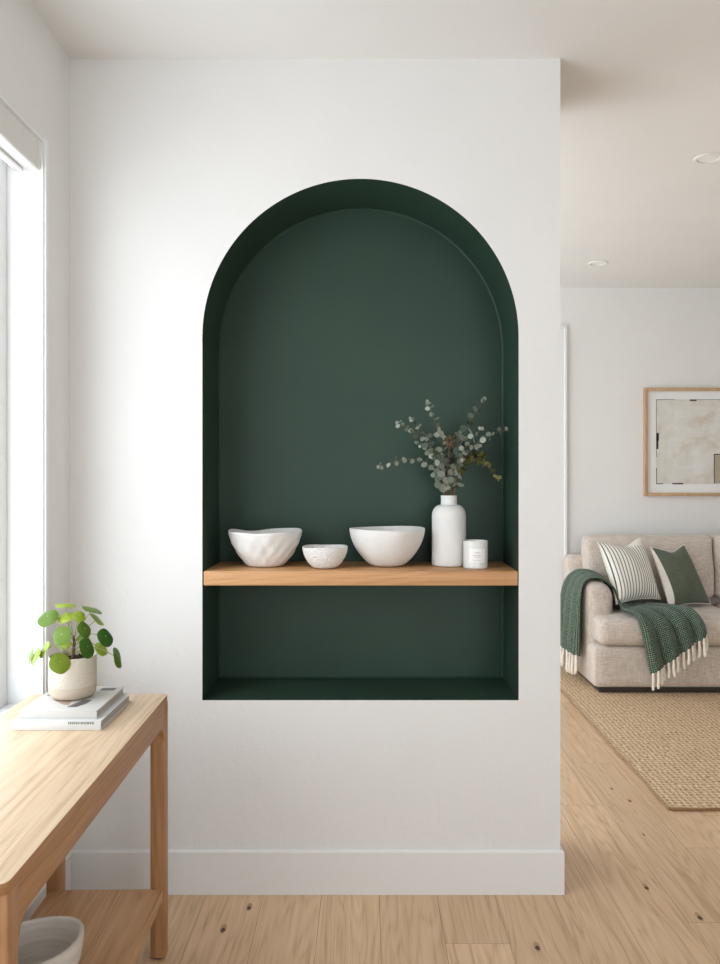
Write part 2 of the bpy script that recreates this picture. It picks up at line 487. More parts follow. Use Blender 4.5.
# far wall, with a door opening hidden in part behind the niche wall
DX0, DX1, DZ = .56, 1.412, 2.435
box(bm, XL-.2, DX0, YF, YF+.2, 0, H); box(bm, DX0, DX1, YF, YF+.2, DZ, H); box(bm, DX1, XR+.2, YF, YF+.2, 0, H)
struct('wall_back', bm, M['wall'])
bm = bmesh.new()
W3 = (.2, 3.0, .05, 2.60)  # unseen window added behind the viewer, sized for frontal fill light
box(bm, XL-.2, W3[0], YB-.2, YB, 0, H); box(bm, W3[1], XR+.2, YB-.2, YB, 0, H)
box(bm, W3[0], W3[1], YB-.2, YB, 0, W3[2]); box(bm, W3[0], W3[1], YB-.2, YB, W3[3], H)
struct('wall_front', bm, M['wall'])

# wall with the arched niche
bm = bmesh.new()
NSEG = 96
def V(x, y, z): return bm.verts.new((x, y, z))
arcp = [(NCX+NR*math.cos(PI-PI*i/NSEG), NCZ+NR*math.sin(PI-PI*i/NSEG)) for i in range(NSEG+1)]
def q(a, b, c, d): bm.faces.new([V(*p) for p in (a, b, c, d)])
q((XL, WY, 0), (NX0, WY, 0), (NX0, WY, H), (XL, WY, H))
q((NX1, WY, 0), (WX, WY, 0), (WX, WY, H), (NX1, WY, H))
q((NX0, WY, 0), (NX1, WY, 0), (NX1, WY, NZ0), (NX0, WY, NZ0))
for (a, b) in zip(arcp, arcp[1:]): q((a[0], WY, a[1]), (b[0], WY, b[1]), (b[0], WY, H), (a[0], WY, H))
q((WX, WY, 0), (WX, WY+WT, 0), (WX, WY+WT, H), (WX, WY, H))
q((XL, WY+WT, 0), (WX, WY+WT, 0), (WX, WY+WT, H), (XL, WY+WT, H))
bmesh.ops.remove_doubles(bm, verts=bm.verts[:], dist=1e-5)
wm = struct('wall_middle', bm, M['wall_mid'])
# painted niche lining
bm = bmesh.new()
out = [(NX0, NZ0)]+arcp+[(NX1, NZ0)]
n = len(out)
cb = .006
def inset(p, d):
    if p[1] > NCZ: 
        dx, dz = p[0]-NCX, p[1]-NCZ; L = math.hypot(dx, dz); return (NCX+dx*(L-d)/L, NCZ+dz*(L-d)/L)
    return (p[0]+(d if p[0] < NCX else -d), max(p[1], NZ0+d))
F = [bm.verts.new((p[0], WY, p[1])) for p in out]
B = [bm.verts.new((p[0], WY+ND-cb, p[1])) for p in out]
C_ = [bm.verts.new((inset(p, cb)[0], WY+ND, inset(p, cb)[1])) for p in out]
for i in range(n):
    j = (i+1) % n
    bm.faces.new((F[i], F[j], B[j], B[i])); bm.faces.new((B[i], B[j], C_[j], C_[i]))
f = bm.faces.new(C_); bmesh.ops.triangulate(bm, faces=[f])
o = link('wall_niche', bm, M['green'], None, True, 25); o['kind'] = 'structure'

# baseboards
BZ = .146
def bb_profile(): return [(0, 0), (.011, 0), (.011, BZ-.005), (.007, BZ), (0, BZ)]
bm = bmesh.new()
pr = bb_profile()
# front of niche wall and return along its free end (mitred)
def bb_run(bm, pts, outs):
    """pts: path corners at the wall; outs: outward offset directions"""
    rings = []
    for p, o_ in zip(pts, outs):
        rings.append([bm.verts.new((p[0]+o_[0]*a, p[1]+o_[1]*a, z+.0005)) for a, z in pr])
    for a, b in zip(rings, rings[1:]):
        for i in range(len(pr)): bm.faces.new((a[i], a[(i+1) % len(pr)], b[(i+1) % len(pr)], b[i]))
    bm.faces.new(rings[0][::-1]); bm.faces.new(rings[-1])
bb_run(bm, [(XL, WY), (WX, WY), (WX, WY+WT), (XL, WY+WT)], [(0, -1), (1, -1), (1, 1), (0, 1)])
struct('baseboard_middle', bm, M['trim'])
bm = bmesh.new(); bb_run(bm, [(XL, YB), (XL, WY-.0155)], [(1, 0), (1, 0)]); bb_run(bm, [(XL, WY+WT+.0155), (XL, YF)], [(1, 0), (1, 0)])
struct('baseboard_left', bm, M['trim'])
bm = bmesh.new(); bb_run(bm, [(DX1+.0800, YF), (XR, YF)], [(0, -1), (0, -1)]); bb_run(bm, [(XL+.016, YF), (DX0-.0800, YF)], [(0, -1), (0, -1)])
struct('baseboard_back', bm, M['trim'])
bm = bmesh.new(); bb_run(bm, [(XR, YB), (XR, YF-.016)], [(-1, 0), (-1, 0)])
struct('baseboard_right', bm, M['trim'])

# far door with casing
bm = bmesh.new()
cw = .075
for (a, b, z0, z1) in ((DX0-cw, DX0, 0, DZ+cw), (DX1, DX1+cw, 0, DZ+cw), (DX0, DX1, DZ, DZ+cw)):
    box(bm, a, b, YF-.018, YF-.0002, z0+.0005, z1, bevel=.003)
for (a, b, z0, z1) in ((DX0-cw-.004, DX0-cw+.016, 0, DZ+cw+.004), (DX1+cw-.016, DX1+cw+.004, 0, DZ+cw+.004), (DX0-cw+.016, DX1+cw-.016, DZ+cw-.016, DZ+cw+.004)):
    box(bm, a, b, YF-.027, YF-.0002, z0+.0005, z1, bevel=.004)
for (a, b, z0, z1) in ((DX0, DX0+.02, 0, DZ), (DX1-.02, DX1, 0, DZ), (DX0+.02, DX1-.02, DZ-.02, DZ)):
    box(bm, a, b, YF, YF+.13, z0+.0005, z1)
dr = struct('door_1', bm, M['trim'])
bm = bmesh.new(); box(bm, DX0+.023, DX1-.023, YF+.03, YF+.07, .008, DZ-.023, bevel=.002)
for (z0, z1) in ((.25, 1.05), (1.2, 2.2)):
    for (a, b) in ((DX0+.13, DX0+.40), (DX0+.46, DX1-.13)):
        for (p, q_, r_, s_) in ((a, b, z0, z0+.012), (a, b, z1-.012, z1), (a, a+.012, z0, z1), (b-.012, b, z0, z1)):
            box(bm, p, q_, YF+.024, YF+.0302, r_, s_)
link('door_panel', bm, M['trim'], dr, False)
bm = bmesh.new(); tube(bm, [(DX0+.09, YF+.03, 1.0), (DX0+.09, YF-.02, 1.0), (DX0+.20, YF-.022, 1.0)], .009, 10)
link('door_handle', bm, M['metal'], dr)

# windows
def window_x(idx, hole, sill_out=.0, mull=()):
    ya, yb, za, zb = hole
    xo = XL-.105                       # inner face of the sash
    bm = bmesh.new()
    # outer frame of the sash
    fw = .055
    for (a, b, c, d) in ((ya, ya+fw, za, zb), (yb-fw, yb, za, zb), (ya+fw, yb-fw, za, za+fw), (ya+fw, yb-fw, zb-fw, zb)):
        box(bm, xo-.06, xo, a+.0005, b-.0005, c+.0005, d-.0005, bevel=.004)
    for m in mull: box(bm, xo-.055, xo-.004, m-.03, m+.03, za+fw, zb-fw, bevel=.004)
    w = struct('window_%d' % idx, bm, M['frame_paint'])
    bm = bmesh.new(); box(bm, xo-.036, xo-.030, ya+fw-.004, yb-fw+.004, za+fw-.004, zb-fw+.004); link('window_glass', bm, M['glass'], w, False)
    bm = bmesh.new()                    # painted reveal lining and slim casing
    box(bm, xo+.0005, XL+.006, yb-.006, yb-.0003, za, zb); box(bm, xo+.0005, XL+.006, ya+.0003, ya+.006, za, zb)
    box(bm, xo+.0005, XL+.006, ya+.006, yb-.006, zb-.006, zb-.0003)
    box(bm, XL+.0003, XL+.013, yb, yb+.020, za-.02, zb+.004, bevel=.002); box(bm, XL+.0003, XL+.008, ya-.022, ya, za-.02, zb+.004, bevel=.002)
    link('window_casing', bm, M['frame_paint'], w, False)
    bm = bmesh.new(); box(bm, xo+.0005, XL+.004, ya+.0003, yb-.0003, za+.0002, za+.018, bevel=.002)
    link('window_sill', bm, M['frame_paint'], w, False)
    return w
window_x(1, W1, mull=(1.45,))
window_x(2, W2, mull=(4.4,))
ya, yb, za, zb = W3
bm = bmesh.new()
for (a, b, c, d) in ((ya, ya+.07, za, zb), (yb-.07, yb, za, zb), (ya+.07, yb-.07, za, za+.07), (ya+.07, yb-.07, zb-.07, zb), (1.45, 1.55, za+.07, zb-.07)):
    box(bm, a, b, YB-.15, YB-.09, c, d, bevel=.004)
w3 = struct('window_3', bm, M['frame_paint'])
bm = bmesh.new(); box(bm, ya+.066, yb-.066, YB-.124, YB-.118, za+.066, zb-.066); link('window_glass', bm, M['glass'], w3, False)

# roller blind cassette in the head of window 1
rb = thing('roller_blind', 'off-white rolled-up blind cassette at the head of the left window', 'blind', (XL-.04, 1.33, 2.34))
bm = bmesh.new()
prof = [(-.038, .084)]+[(.037, .084)]+arc(.029, .000, .008, 0, -90, 4)+[(-.038, -.008)]
pf = [(x, z) for x, z in prof]
tmp = bmesh.new(); prism(tmp, pf, 'y', W1[0]+.008-1.33, W1[1]-.016-1.33); 
link('cassette', tmp, M['blind'], rb)
bm.free()
for sgn, y in ((1, W1[1]-.0155-1.33), (-1, W1[0]+.0072-1.33)):
    bm = bmesh.new(); prism(bm, [(x*1.03, z) for x, z in pf], 'y', y, y+(.008 if sgn > 0 else -.0005), bevel=.0)
    link('end_cap', bm, M['frame_paint'], rb)
bm = bmesh.new(); tube(bm, [(-.01, W1[0]+.02-1.33, -.014), (-.01, W1[1]-.03-1.33, -.014)], .006, 10); link('bottom_bar', bm, M['frame_paint'], rb)

# recessed downlights
for (x, y, lab) in ((1.507, 3.49, 'white round recessed downlight in the ceiling, the larger one at the right edge'),
                    (1.526, 5.21, 'small-looking white round recessed downlight in the ceiling near the far wall')):
    dl = thing('ceiling_downlight', lab, 'ceiling light', (x, y, H), 0, 'recessed ceiling downlights')
    bm = bmesh.new(); lathe(bm, [(.046, .0), (.046, -.004), (.050, -.007), (.060, -.006), (.063, -.0005)], 40); link('trim_ring', bm, M['light_trim'], dl)
    bm = bmesh.new(); lathe(bm, [(0, -.0022), (.030, -.0024), (.0455, -.0012), (.0455, -.0004), (0, -.0004)], 40); link('lens', bm, M['light_lens'], dl)

# ------------------------------------------------------------------ niche shelf and what stands on it
SZ = 1.081
sh = tag(link('floating_shelf', box(bmesh.new(), NX0+.004, NX1-.003, WY-.002, WY+ND-.001, SZ-.0485, SZ, bevel=.0025), M['shelf'], None, True),
         'thick oak floating shelf spanning the dark green arched niche', 'shelf')

def bowl_profile(R, Hh, rb, th=.006, p=2.2, n=22, e=1/1.35):
    pts = [(0, 0), (rb*.7, 0), (rb, .0015)]
    for i in range(1, n+1):
        t_ = i/n; z = Hh*t_
        r = rb+(R-rb)*(1-(1-t_)**p)**e
        pts.append((r, z))
    top = pts[-1]
    pts.append((top[0]-th*.25, Hh+th*.35)); pts.append((top[0]-th*.75, Hh+th*.35))
    for i in range(n, 0, -1):
        t_ = i/n; z = Hh*t_
        r = rb+(R-rb)*(1-(1-t_)**p)**e-th
        if z > th: pts.append((max(r, .002), z))
    pts.append((rb*.6, th)); pts.append((0, th))
    return pts

# left bowl: flared, wavy hand-pinched
def fn1(p, k):
    a = math.atan2(p.y, p.x); r = math.hypot(p.x, p.y); t_ = p.z/.118
    if r < 1e-6: return p
    w = .0028*math.sin(2*a+.6)+.0028*math.sin(3*a-1.1)+.0014*math.sin(5*a)
    kk = 1+.03*math.sin(2*a+1)*t_+.02*math.sin(5*a+t_*4)*t_*(1-t_)*4*.4
    dn = .0022*math.sin(a*9+t_*7+math.sin(a*4)*2)*math.sin(PI*min(1, t_))+.0016*math.sin(a*15-t_*11)*math.sin(PI*min(1, t_))
    kk += dn/max(r, .03)
    return Vector((p.x*kk, p.y*kk, p.z+w*t_**2))
bm = lathe(bmesh.new(), bowl_profile(.127, .122, .060, .0065, 1.45, e=.85), 96, fn1)
o = link('ceramic_bowl', bm, M['ceramic'], None, True, 60); o.location = (-.357, 2.815, SZ+.0005)
tag(o, 'white hand-pinched ceramic bowl with a wavy rim, leftmost on the niche shelf', 'bowl', 'white bowls on the niche shelf')
bm = lathe(bmesh.new(), bowl_profile(.0785, .0735, .034, .005, 1.8, e=.72), 72, lambda p, k: p+Vector((0, 0, .0012*math.sin(3*math.atan2(p.y, p.x))*p.z/.07)))
o = link('ceramic_bowl', bm, M['ceramic_tex'], None, True, 60); o.location = (-.142, 2.748, SZ+.0005)
tag(o, 'smallest white bowl with a pitted surface, between the two larger bowls', 'bowl', 'white bowls on the niche shelf')
bm = lathe(bmesh.new(), bowl_profile(.134, .131, .050, .0065, 1.75, e=.78), 96, lambda p, k: p+Vector((0, 0, .002*math.sin(2*math.atan2(p.y, p.x)+.5)*p.z/.13)))
o = link('ceramic_bowl', bm, M['ceramic'], None, True, 60); o.location = (.075, 2.815, SZ+.0005)
tag(o, 'large deep white bowl with an even rim, beside the vase', 'bowl', 'white bowls on the niche shelf')

# vase
VX, VY = .295, 2.823
prof = [(0, 0), (.052, 0), (.058, .002), (.0605, .008), (.0605, .176)]
prof += [(.0605-(.0605-.031)*(1-math.cos(a)), .176+.040*math.sin(a)) for a in [PI/2*i/8 for i in range(1, 9)]]
prof += [(.0288, .218), (.0280, .238), (.0290, .247), (.0280, .2495), (.0255, .2490), (.0235, .244), (.0235, .21), (.05, .16), (.053, .03), (0, .02)]
o = link('bottle_vase', lathe(bmesh.new(), prof, 72), M['vase'], None, True, 50); o.location = (VX, VY, SZ+.0005)
tag(o, 'matte white bottle vase with a short neck holding eucalyptus', 'vase')

# candle
cd = thing('candle', 'white candle in a frosted glass tumbler with a paper label', 'candle', (.3800, 2.750, SZ+.0005))
R = .0425
prof = [(0, 0), (R-.003, 0), (R, .003), (R, .094), (R-.0008, .0952), (R-.0022, .0952), (R-.003, .094), (R-.003, .010), (0, .009)]
link('glass_tumbler', lathe(bmesh.new(), prof, 64), M['candle_glass'], cd)
link('wax', lathe(bmesh.new(), [(0, .0095), (R-.0036, .0105), (R-.0036, .078), (R-.006, .0765), (0, .0762)], 64), M['wax'], cd)
bm = bmesh.new(); tube(bm, [(0, 0, .076), (.001, 0, .084), (.003, .001, .089)], .0011, 6); link('wick', bm, M['wick'], cd)
def cyl_patch(bm, R, a0, a1, z0, z1, mi=0, n=16):
    P = [(math.radians(a0+(a1-a0)*i/n)) for i in range(n+1)]
    A = [bm.verts.new((R*math.sin(a), -R*math.cos(a), z0)) for a in P]; B = [bm.verts.new((R*math.sin(a), -R*math.cos(a), z1)) for a in P]
    for i in range(n): bm.faces.new((A[i], A[i+1], B[i+1], B[i])).material_index = mi
bm = bmesh.new(); cyl_patch(bm, R+.0006, -38, 38, .022, .070)
for (z, h_, a) in ((.055, .0022, 12), (.046, .0014, 18), (.041, .0014, 14), (.030, .0012, 20)): cyl_patch(bm, R+.0009, -a, a, z, z+h_, 1)
link('paper_label', bm, [M['label'], M['ink']], cd)

# ------------------------------------------------------------------ eucalyptus
def disc_leaf(bm, c, n_, axis, r, rnd, lay, cup=.15, elong=1.15, mi=0, k=10):
    n_ = n_.normalized(); a = (axis-n_*axis.dot(n_))
    if a.length < 1e-3: a = n_.orthogonal()
    a.normalize(); b = n_.cross(a)
    vc = bm.verts.new(c-n_*r*cup)
    ring = []
    for i in range(k):
        t_ = 2*PI*i/k
        ring.append(bm.verts.new(c+a*math.cos(t_)*r*elong+b*math.sin(t_)*r+n_*(.06*r*math.sin(2*t_))))
    for i in range(k):
        f = bm.faces.new((vc, ring[i], ring[(i+1) % k])); f.material_index = mi
        for l in f.loops: l[lay] = (rnd, rnd, rnd, 1)

def sprig(tip, lean, nleaf, r0, label, olive=False, seed=0, bare=.12, droop=0.0, tipr=.55):
    rr = random.Random(seed)
    rim = Vector((VX, VY, SZ+.2495))
    tipv = Vector(tip)
    dirx = tipv-rim
    inn = Vector((VX-.012*lean, VY-.010*(dirx.y/.15), SZ+.10))
    neck = rim+Vector((max(-.017, min(.017, dirx.x*.11)), max(-.015, min(.015, dirx.y*.15)), 0))
    mid = neck.lerp(tipv, .5)+Vector((-dirx.x*.13, 0, .025+abs(dirx.x)*.16+droop))
    q1 = neck.lerp(mid, .5)+Vector((-dirx.x*.05, 0, .012))
    pts = [inn, neck, q1, mid, mid.lerp(tipv, .55)+Vector((0, 0, .006+droop*.4)), tipv]
    t_ = thing('olive_sprig' if olive else 'eucalyptus_sprig', label, 'sprig', rim, 0, 'sprigs in the white bottle vase')
    path = [catmull(pts, i/30) for i in range(31)]
    o_ = Vector(rim)
    bm = bmesh.new(); tube(bm, [p-o_ for p in path], [.0019*(1-.6*i/30) for i in range(31)], 6)
    link('stem', bm, M['euc_stem'], t_)
    bm = bmesh.new(); lay = bm.loops.layers.float_color.new('rnd')
    i0 = .2+bare
    for k in range(nleaf):
        s_ = i0+(1-i0)*(k+.3*rr.random())/nleaf
        c = catmull(pts, s_); tg = (catmull(pts, min(1, s_+.02))-catmull(pts, s_-.02)).normalized()
        side = tg.cross(Vector((0, -1, 0))); side.normalize()
        rot = Matrix.Rotation(rr.uniform(-.7, .7)+(PI/2 if k % 2 else 0)*.8, 3, tg)
        side = rot @ side
        rad = r0*(1-(1-tipr)*((s_-i0)/(1-i0)))*rr.uniform(.85, 1.12)
        for sg in (1, -1):
            d = (side*sg+tg*.45).normalized()
            if rr.random() < .12: continue
            cc = c+d*rad*rr.uniform(1.0, 1.35)
            nn = (tg.cross(d)*rr.uniform(.3, 1)+Vector((rr.uniform(-.9, .9), -1.0, rr.uniform(-.6, 1.0)))*rr.uniform(.0, 1.3)+tg*.4)
            w = min(1, rr.random()**1.2*(.55+.6*(s_-i0)/(1-i0)))
            disc_leaf(bm, cc-o_, nn, d, rad, w, lay, elong=1.5 if olive else 1.12)
    disc_leaf(bm, path[-1]-o_, Vector((.3, -1, .2)), Vector((0, 0, 1)), r0*.5, .7, lay)
    link('foliage', bm, M['olive'] if olive else M['euc'], t_, True, 180)
    return t_
EU = [
 ((.043, 2.790, 1.432), -1, 11, .0125, 'grey-green eucalyptus sprig reaching out flat to the far left', 0.010),
 ((.107, 2.740, 1.584), -1, 13, .0125, 'grey-green eucalyptus sprig leaning up and left, second lowest on the left', 0),
 ((.160, 2.870, 1.609), -1, 11, .0115, 'slim eucalyptus sprig behind, leaning up and left with small leaves', 0),
 ((.216, 2.790, 1.662), -.5, 12, .0130, 'tall eucalyptus sprig standing nearly upright, left of the vase centre', 0),
 ((.419, 2.800, 1.673), .6, 10, .0145, 'tallest eucalyptus sprig, curving up to the right with large leaves', 0),
 ((.484, 2.735, 1.563), 1, 12, .0130, 'eucalyptus sprig leaning furthest right, towards the niche side', 0),
 ((.405, 2.760, 1.565), .6, 9, .0130, 'mid-height eucalyptus sprig leaning right, in front of the tallest one', 0),
 ((.262, 2.850, 1.570), -.2, 10, .0135, 'upright eucalyptus sprig in the middle behind the dry seed head', 0),
 ((.228, 2.745, 1.470), -.6, 8, .0145, 'short eucalyptus sprig low on the left in front, over the vase rim', 0),
 ((.345, 2.885, 1.560), .3, 10, .0140, 'shaded eucalyptus sprig right of the middle at the back', 0),
 ((.398, 2.850, 1.500), .5, 10, .0125, 'shaded eucalyptus sprig low on the right behind, under the tallest one', 0),
 ((.180, 2.860, 1.520), -.6, 10, .0120, 'eucalyptus sprig low on the left behind, between the flat one and the leaning one', 0),
 ((.332, 2.755, 1.455), .3, 6, .0135, 'shortest eucalyptus sprig in front, right of the vase rim', 0),
]
for i, (tip, ln, nl, r0, lab, dr_) in enumerate(EU):
    sprig(tip, ln, nl, r0, lab, False, 100+i, .16 if i in (4,) else .045, dr_)
for i, (tip, nl, lab) in enumerate([((.462, 2.770, 1.385), 15, 'olive-brown sprig arching low to the right over the candle'),
                                   ((.430, 2.860, 1.470), 15, 'olive-brown leafy sprig on the right, behind the arching one')]):
    sprig(tip, 1, nl, .0085, lab, True, 300+i, .16, .045 if i == 0 else .015, .8)
# dry seed head
ds = thing('dry_seed_head', 'brown dried seed head on a bare stem, in the middle of the eucalyptus', 'sprig', (VX, VY, SZ+.2495), 0, 'sprigs in the white bottle vase')
bm = bmesh.new()
pth = [Vector((0, 0, -.14)), Vector((0, 0, 0)), Vector((-.004, -.01, .09)), Vector((.001, -.015, .185))]
tube(bm, [catmull(pth, i/12) for i in range(13)], .0022, 6)
for a in range(5): tube(bm, [(-.001, -.014, .160), (.016*math.cos(a*1.26), -.015+.012*math.sin(a*1.26), .195)], .0011, 5)
link('stem', bm, M['euc_stem'], ds)
bm = bmesh.new(); rs = random.Random(5)
for i in range(46):
    a = rs.uniform(0, 2*PI); u = rs.random(); r = .018*math.sqrt(u); z = .178+.034*rs.random()
    tmp = bmesh.new(); bmesh.ops.create_icosphere(tmp, subdivisions=1, radius=rs.uniform(.0028, .0042))
    merge(bm, tmp, 0, Matrix.Translation((.001+r*math.cos(a), -.015+r*math.sin(a), z)))
link('seed_cluster', bm, M['bud'], ds)

# ------------------------------------------------------------------ console table
TZ = .759; TH = .9*PI/180
FR = Vector((-.5815, 2.339, 0))         # far right corner on plan
TL_, TW = 1.098, .401
ct, st_ = math.cos(TH), math.sin(TH)
cen = FR+Vector((-TW/2*ct+TL_/2*st_, -TW/2*st_-TL_/2*ct, 0))
tb = thing('console_table', 'light oak console table with rounded corners and a lower shelf, under the window', 'console table', cen, TH)
hx, hy = TW/2, TL_/2
tt = .020
bm = bmesh.new(); prism(bm, rrect(-hx, hx, -hy, hy, .022), 'z', TZ-tt, TZ, bevel=.0016)
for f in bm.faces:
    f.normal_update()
    if abs(f.normal.z) < .5: f.material_index = 1      # same oak, but the shade of the upright edge is put into its colour
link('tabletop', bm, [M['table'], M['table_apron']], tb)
AZ = TZ-.082
LG = .043
ly0, ly1 = -hy+.010, hy-.004            # extents of the leg frame
lx0, lx1 = -hx+.058, hx-.0008
def apron_long(x, w):
    bm = bmesh.new(); r = .045
    y0, y1 = ly0+LG*.5, ly1-LG*.5
    yi0, yi1 = ly0+LG, ly1-LG
    pts = [(y0, TZ-tt), (y0, AZ-r)]+[(yi0, AZ-r)]+[(p[0], p[1]) for p in arc(yi0+r, AZ-r, r, 180, 90, 8)]
    pts += [(p[0], p[1]) for p in arc(yi1-r, AZ-r, r, 90, 0, 8)]+[(y1, AZ-r), (y1, TZ-tt)]
    prism(bm, pts, 'x', x, x+w, bevel=.001)
    return bm
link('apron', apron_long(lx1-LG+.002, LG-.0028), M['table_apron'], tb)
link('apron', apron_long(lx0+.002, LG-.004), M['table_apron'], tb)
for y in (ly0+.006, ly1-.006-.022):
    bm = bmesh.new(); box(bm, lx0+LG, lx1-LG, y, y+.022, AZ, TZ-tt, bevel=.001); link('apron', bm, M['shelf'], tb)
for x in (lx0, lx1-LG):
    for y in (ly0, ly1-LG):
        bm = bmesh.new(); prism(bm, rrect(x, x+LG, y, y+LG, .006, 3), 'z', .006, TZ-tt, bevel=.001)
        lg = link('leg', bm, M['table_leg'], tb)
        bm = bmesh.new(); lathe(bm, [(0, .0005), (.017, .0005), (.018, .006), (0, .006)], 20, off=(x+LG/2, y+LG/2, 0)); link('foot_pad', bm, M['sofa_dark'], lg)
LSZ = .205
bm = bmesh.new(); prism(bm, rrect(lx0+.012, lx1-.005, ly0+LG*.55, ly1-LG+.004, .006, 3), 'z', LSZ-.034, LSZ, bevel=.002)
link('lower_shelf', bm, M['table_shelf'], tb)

# bowl on the lower shelf
bm = lathe(bmesh.new(), bowl_profile(.101, .119, .055, .009, 2.2), 80, lambda p, k: p+Vector((0, 0, .006*math.sin(math.atan2(p.y, p.x)*2+1)*p.z/.12)))
o = link('stoneware_bowl', bm, M['stoneware'], None, True, 60); o.location = (-.762, 1.842, LSZ+.0008)
tag(o, 'grey-beige stoneware bowl on the lower shelf of the console table', 'bowl')

# books
def book(x0, x1, y0, y1, z, h, label, cov, grp, rz=0):
    cx, cy = (x0+x1)/2, (y0+y1)/2; w, d = (x1-x0)/2, (y1-y0)/2
    b = thing('hardcover_book', label, 'book', (cx, cy, z), rz, grp)
    c = .0028
    bm = bmesh.new()
    box(bm, -w, w, -d, d, 0, c, bevel=.0007); box(bm, -w, w, -d, d, h-c, h, bevel=.0007)
    box(bm, -w, w, -d, -d+.004, c*.8, h-c*.8, bevel=.0007)
    link('cover', bm, cov, b)
    bm = bmesh.new(); box(bm, -w+.003, w-.004, -d+.0038, d-.004, c, h-c); link('page_block', bm, M['pages'], b, False)
    return b, w, d
b1, w, d = book(-.893, -.668, 1.998, 2.252, TZ+.0004, .0235, 'white hardcover book lying flat on the console table, under another book', M['book_cover2'], 'books under the plant')
bm = bmesh.new(); rs = random.Random(3)
x = .030
while x < .090:
    wd = rs.uniform(.002, .006); box(bm, x, x+wd, -d-.0004, -d+.0005, -0+.0150, .0208); x += wd+.0012
link('spine_print', bm, M['print_green'], b1, False)
b2, w, d = book(-.880, -.684, 2.014, 2.248, TZ+.0242, .0205, 'pale grey hardcover book directly under the potted plant', M['book_cover'], 'books under the plant')
for pts, m in (([(.010, -.085), (.034, -.085), (.050, -.052), (.052, -.02), (.03, -.02), (.020, -.05)], 'print_dark'),
               ([(.040, .075), (.080, .075), (.082, .100), (.042, .100)], 'print_dark'),
               ([(-.085, .02), (-.052, .02), (-.050, .05), (-.080, .05)], 'print_dark'),
               ([(-.05, -.02), (-.005, -.066), (.008, -.066), (.0, -.02)], 'print_brown')):
    bm = bmesh.new(); prism(bm, pts, 'z', .0203, .0209); link('cover_print', bm, M[m], b2, False)

# potted pilea
PX, PY, PZ = -.794, 2.147, TZ+.0452
pl = thing('potted_plant', 'round-leaved green pilea in a speckled cream pot on two books', 'plant', (PX, PY, PZ))
R = .0655
prof = [(0, .0), (.046, 0), (.056, .003), (.063, .012), (.0655, .024), (.0655, .034)]
PS = .94
bm = lathe(bmesh.new(), [(r*PS, z) for r, z in prof], 64)
link('pot_base', bm, M['pot_raw'], pl)
prof = [(.0655, .034), (.0662, .035), (.0662, .108), (.0655, .1115), (.0635, .1120), (.0618, .110), (.0612, .09), (.050, .080), (0, .079)]
link('pot', lathe(bmesh.new(), [(r*PS, z) for r, z in prof], 64), M['pot'], pl)
rs = random.Random(8)
bm = lathe(bmesh.new(), [(0, .102), (.02, .102), (.04, .100), (.050, .099), (.0572, .097), (.0572, .085), (0, .084)], 40, lambda p, k: p+Vector((0, 0, rs.uniform(-.002, .003) if k < 5 else 0)))
for i in range(60):
    a = rs.uniform(0, 2*PI); r = .055*math.sqrt(rs.random()); tmp = bmesh.new(); bmesh.ops.create_icosphere(tmp, subdivisions=1, radius=rs.uniform(.002, .0045))
    merge(bm, tmp, 0, Matrix.Translation((r*math.cos(a), r*math.sin(a), .102)))
link('soil', bm, M['soil'], pl)
bm = bmesh.new(); tube(bm, [(0, 0, .095), (.001, .002, .12), (.004, 0, .140), (.002, 0, .162)], [.0052, .0046, .004, .0028], 8)
link('stem', bm, M['pilea_stem'], pl)
# x, y offsets from the pot centre, height above pot base, half-width, half-height, tone, extra roll
LV = [(-0.028, 0.024, 0.245, 0.0258, 0.0096, 0.78, -18), (0.048, 0.016, 0.234, 0.0267, 0.0101, 0.25, -8), (-0.067, -0.004, 0.214, 0.0274, 0.021, 0.3, 8),
      (-0.025, 0.011, 0.212, 0.0191, 0.0146, 1.0, 0), (0.016, 0.008, 0.215, 0.0151, 0.0176, 0.9, 20), (0.059, 0.026, 0.206, 0.0253, 0.0091, 0.7, -30),
      (-0.02, -0.028, 0.17, 0.0237, 0.0262, 0.3, 0), (0.044, -0.03, 0.186, 0.0168, 0.0217, 0.2, 0), (0.093, -0.008, 0.161, 0.0199, 0.0249, 0.02, 10),
      (0.059, -0.051, 0.142, 0.0195, 0.0264, 0.08, 0), (0.073, 0.018, 0.125, 0.0146, 0.0212, 0.8, 25), (0.124, 0.003, 0.104, 0.0125, 0.029, 0.25, 0),
      (0.001, -0.088, 0.11, 0.0262, 0.0272, 0.55, -10), (-0.083, 0.008, 0.125, 0.0095, 0.0231, 0.85, -12), (-0.101, -0.006, 0.11, 0.0095, 0.0239, 0.7, -8),
      (-0.124, 0.016, 0.105, 0.0071, 0.0242, 0.45, 0), (-0.034, 0.032, 0.133, 0.0173, 0.0132, 0.9, 0), (0.017, 0.036, 0.147, 0.0163, 0.0142, 0.8, 0)]
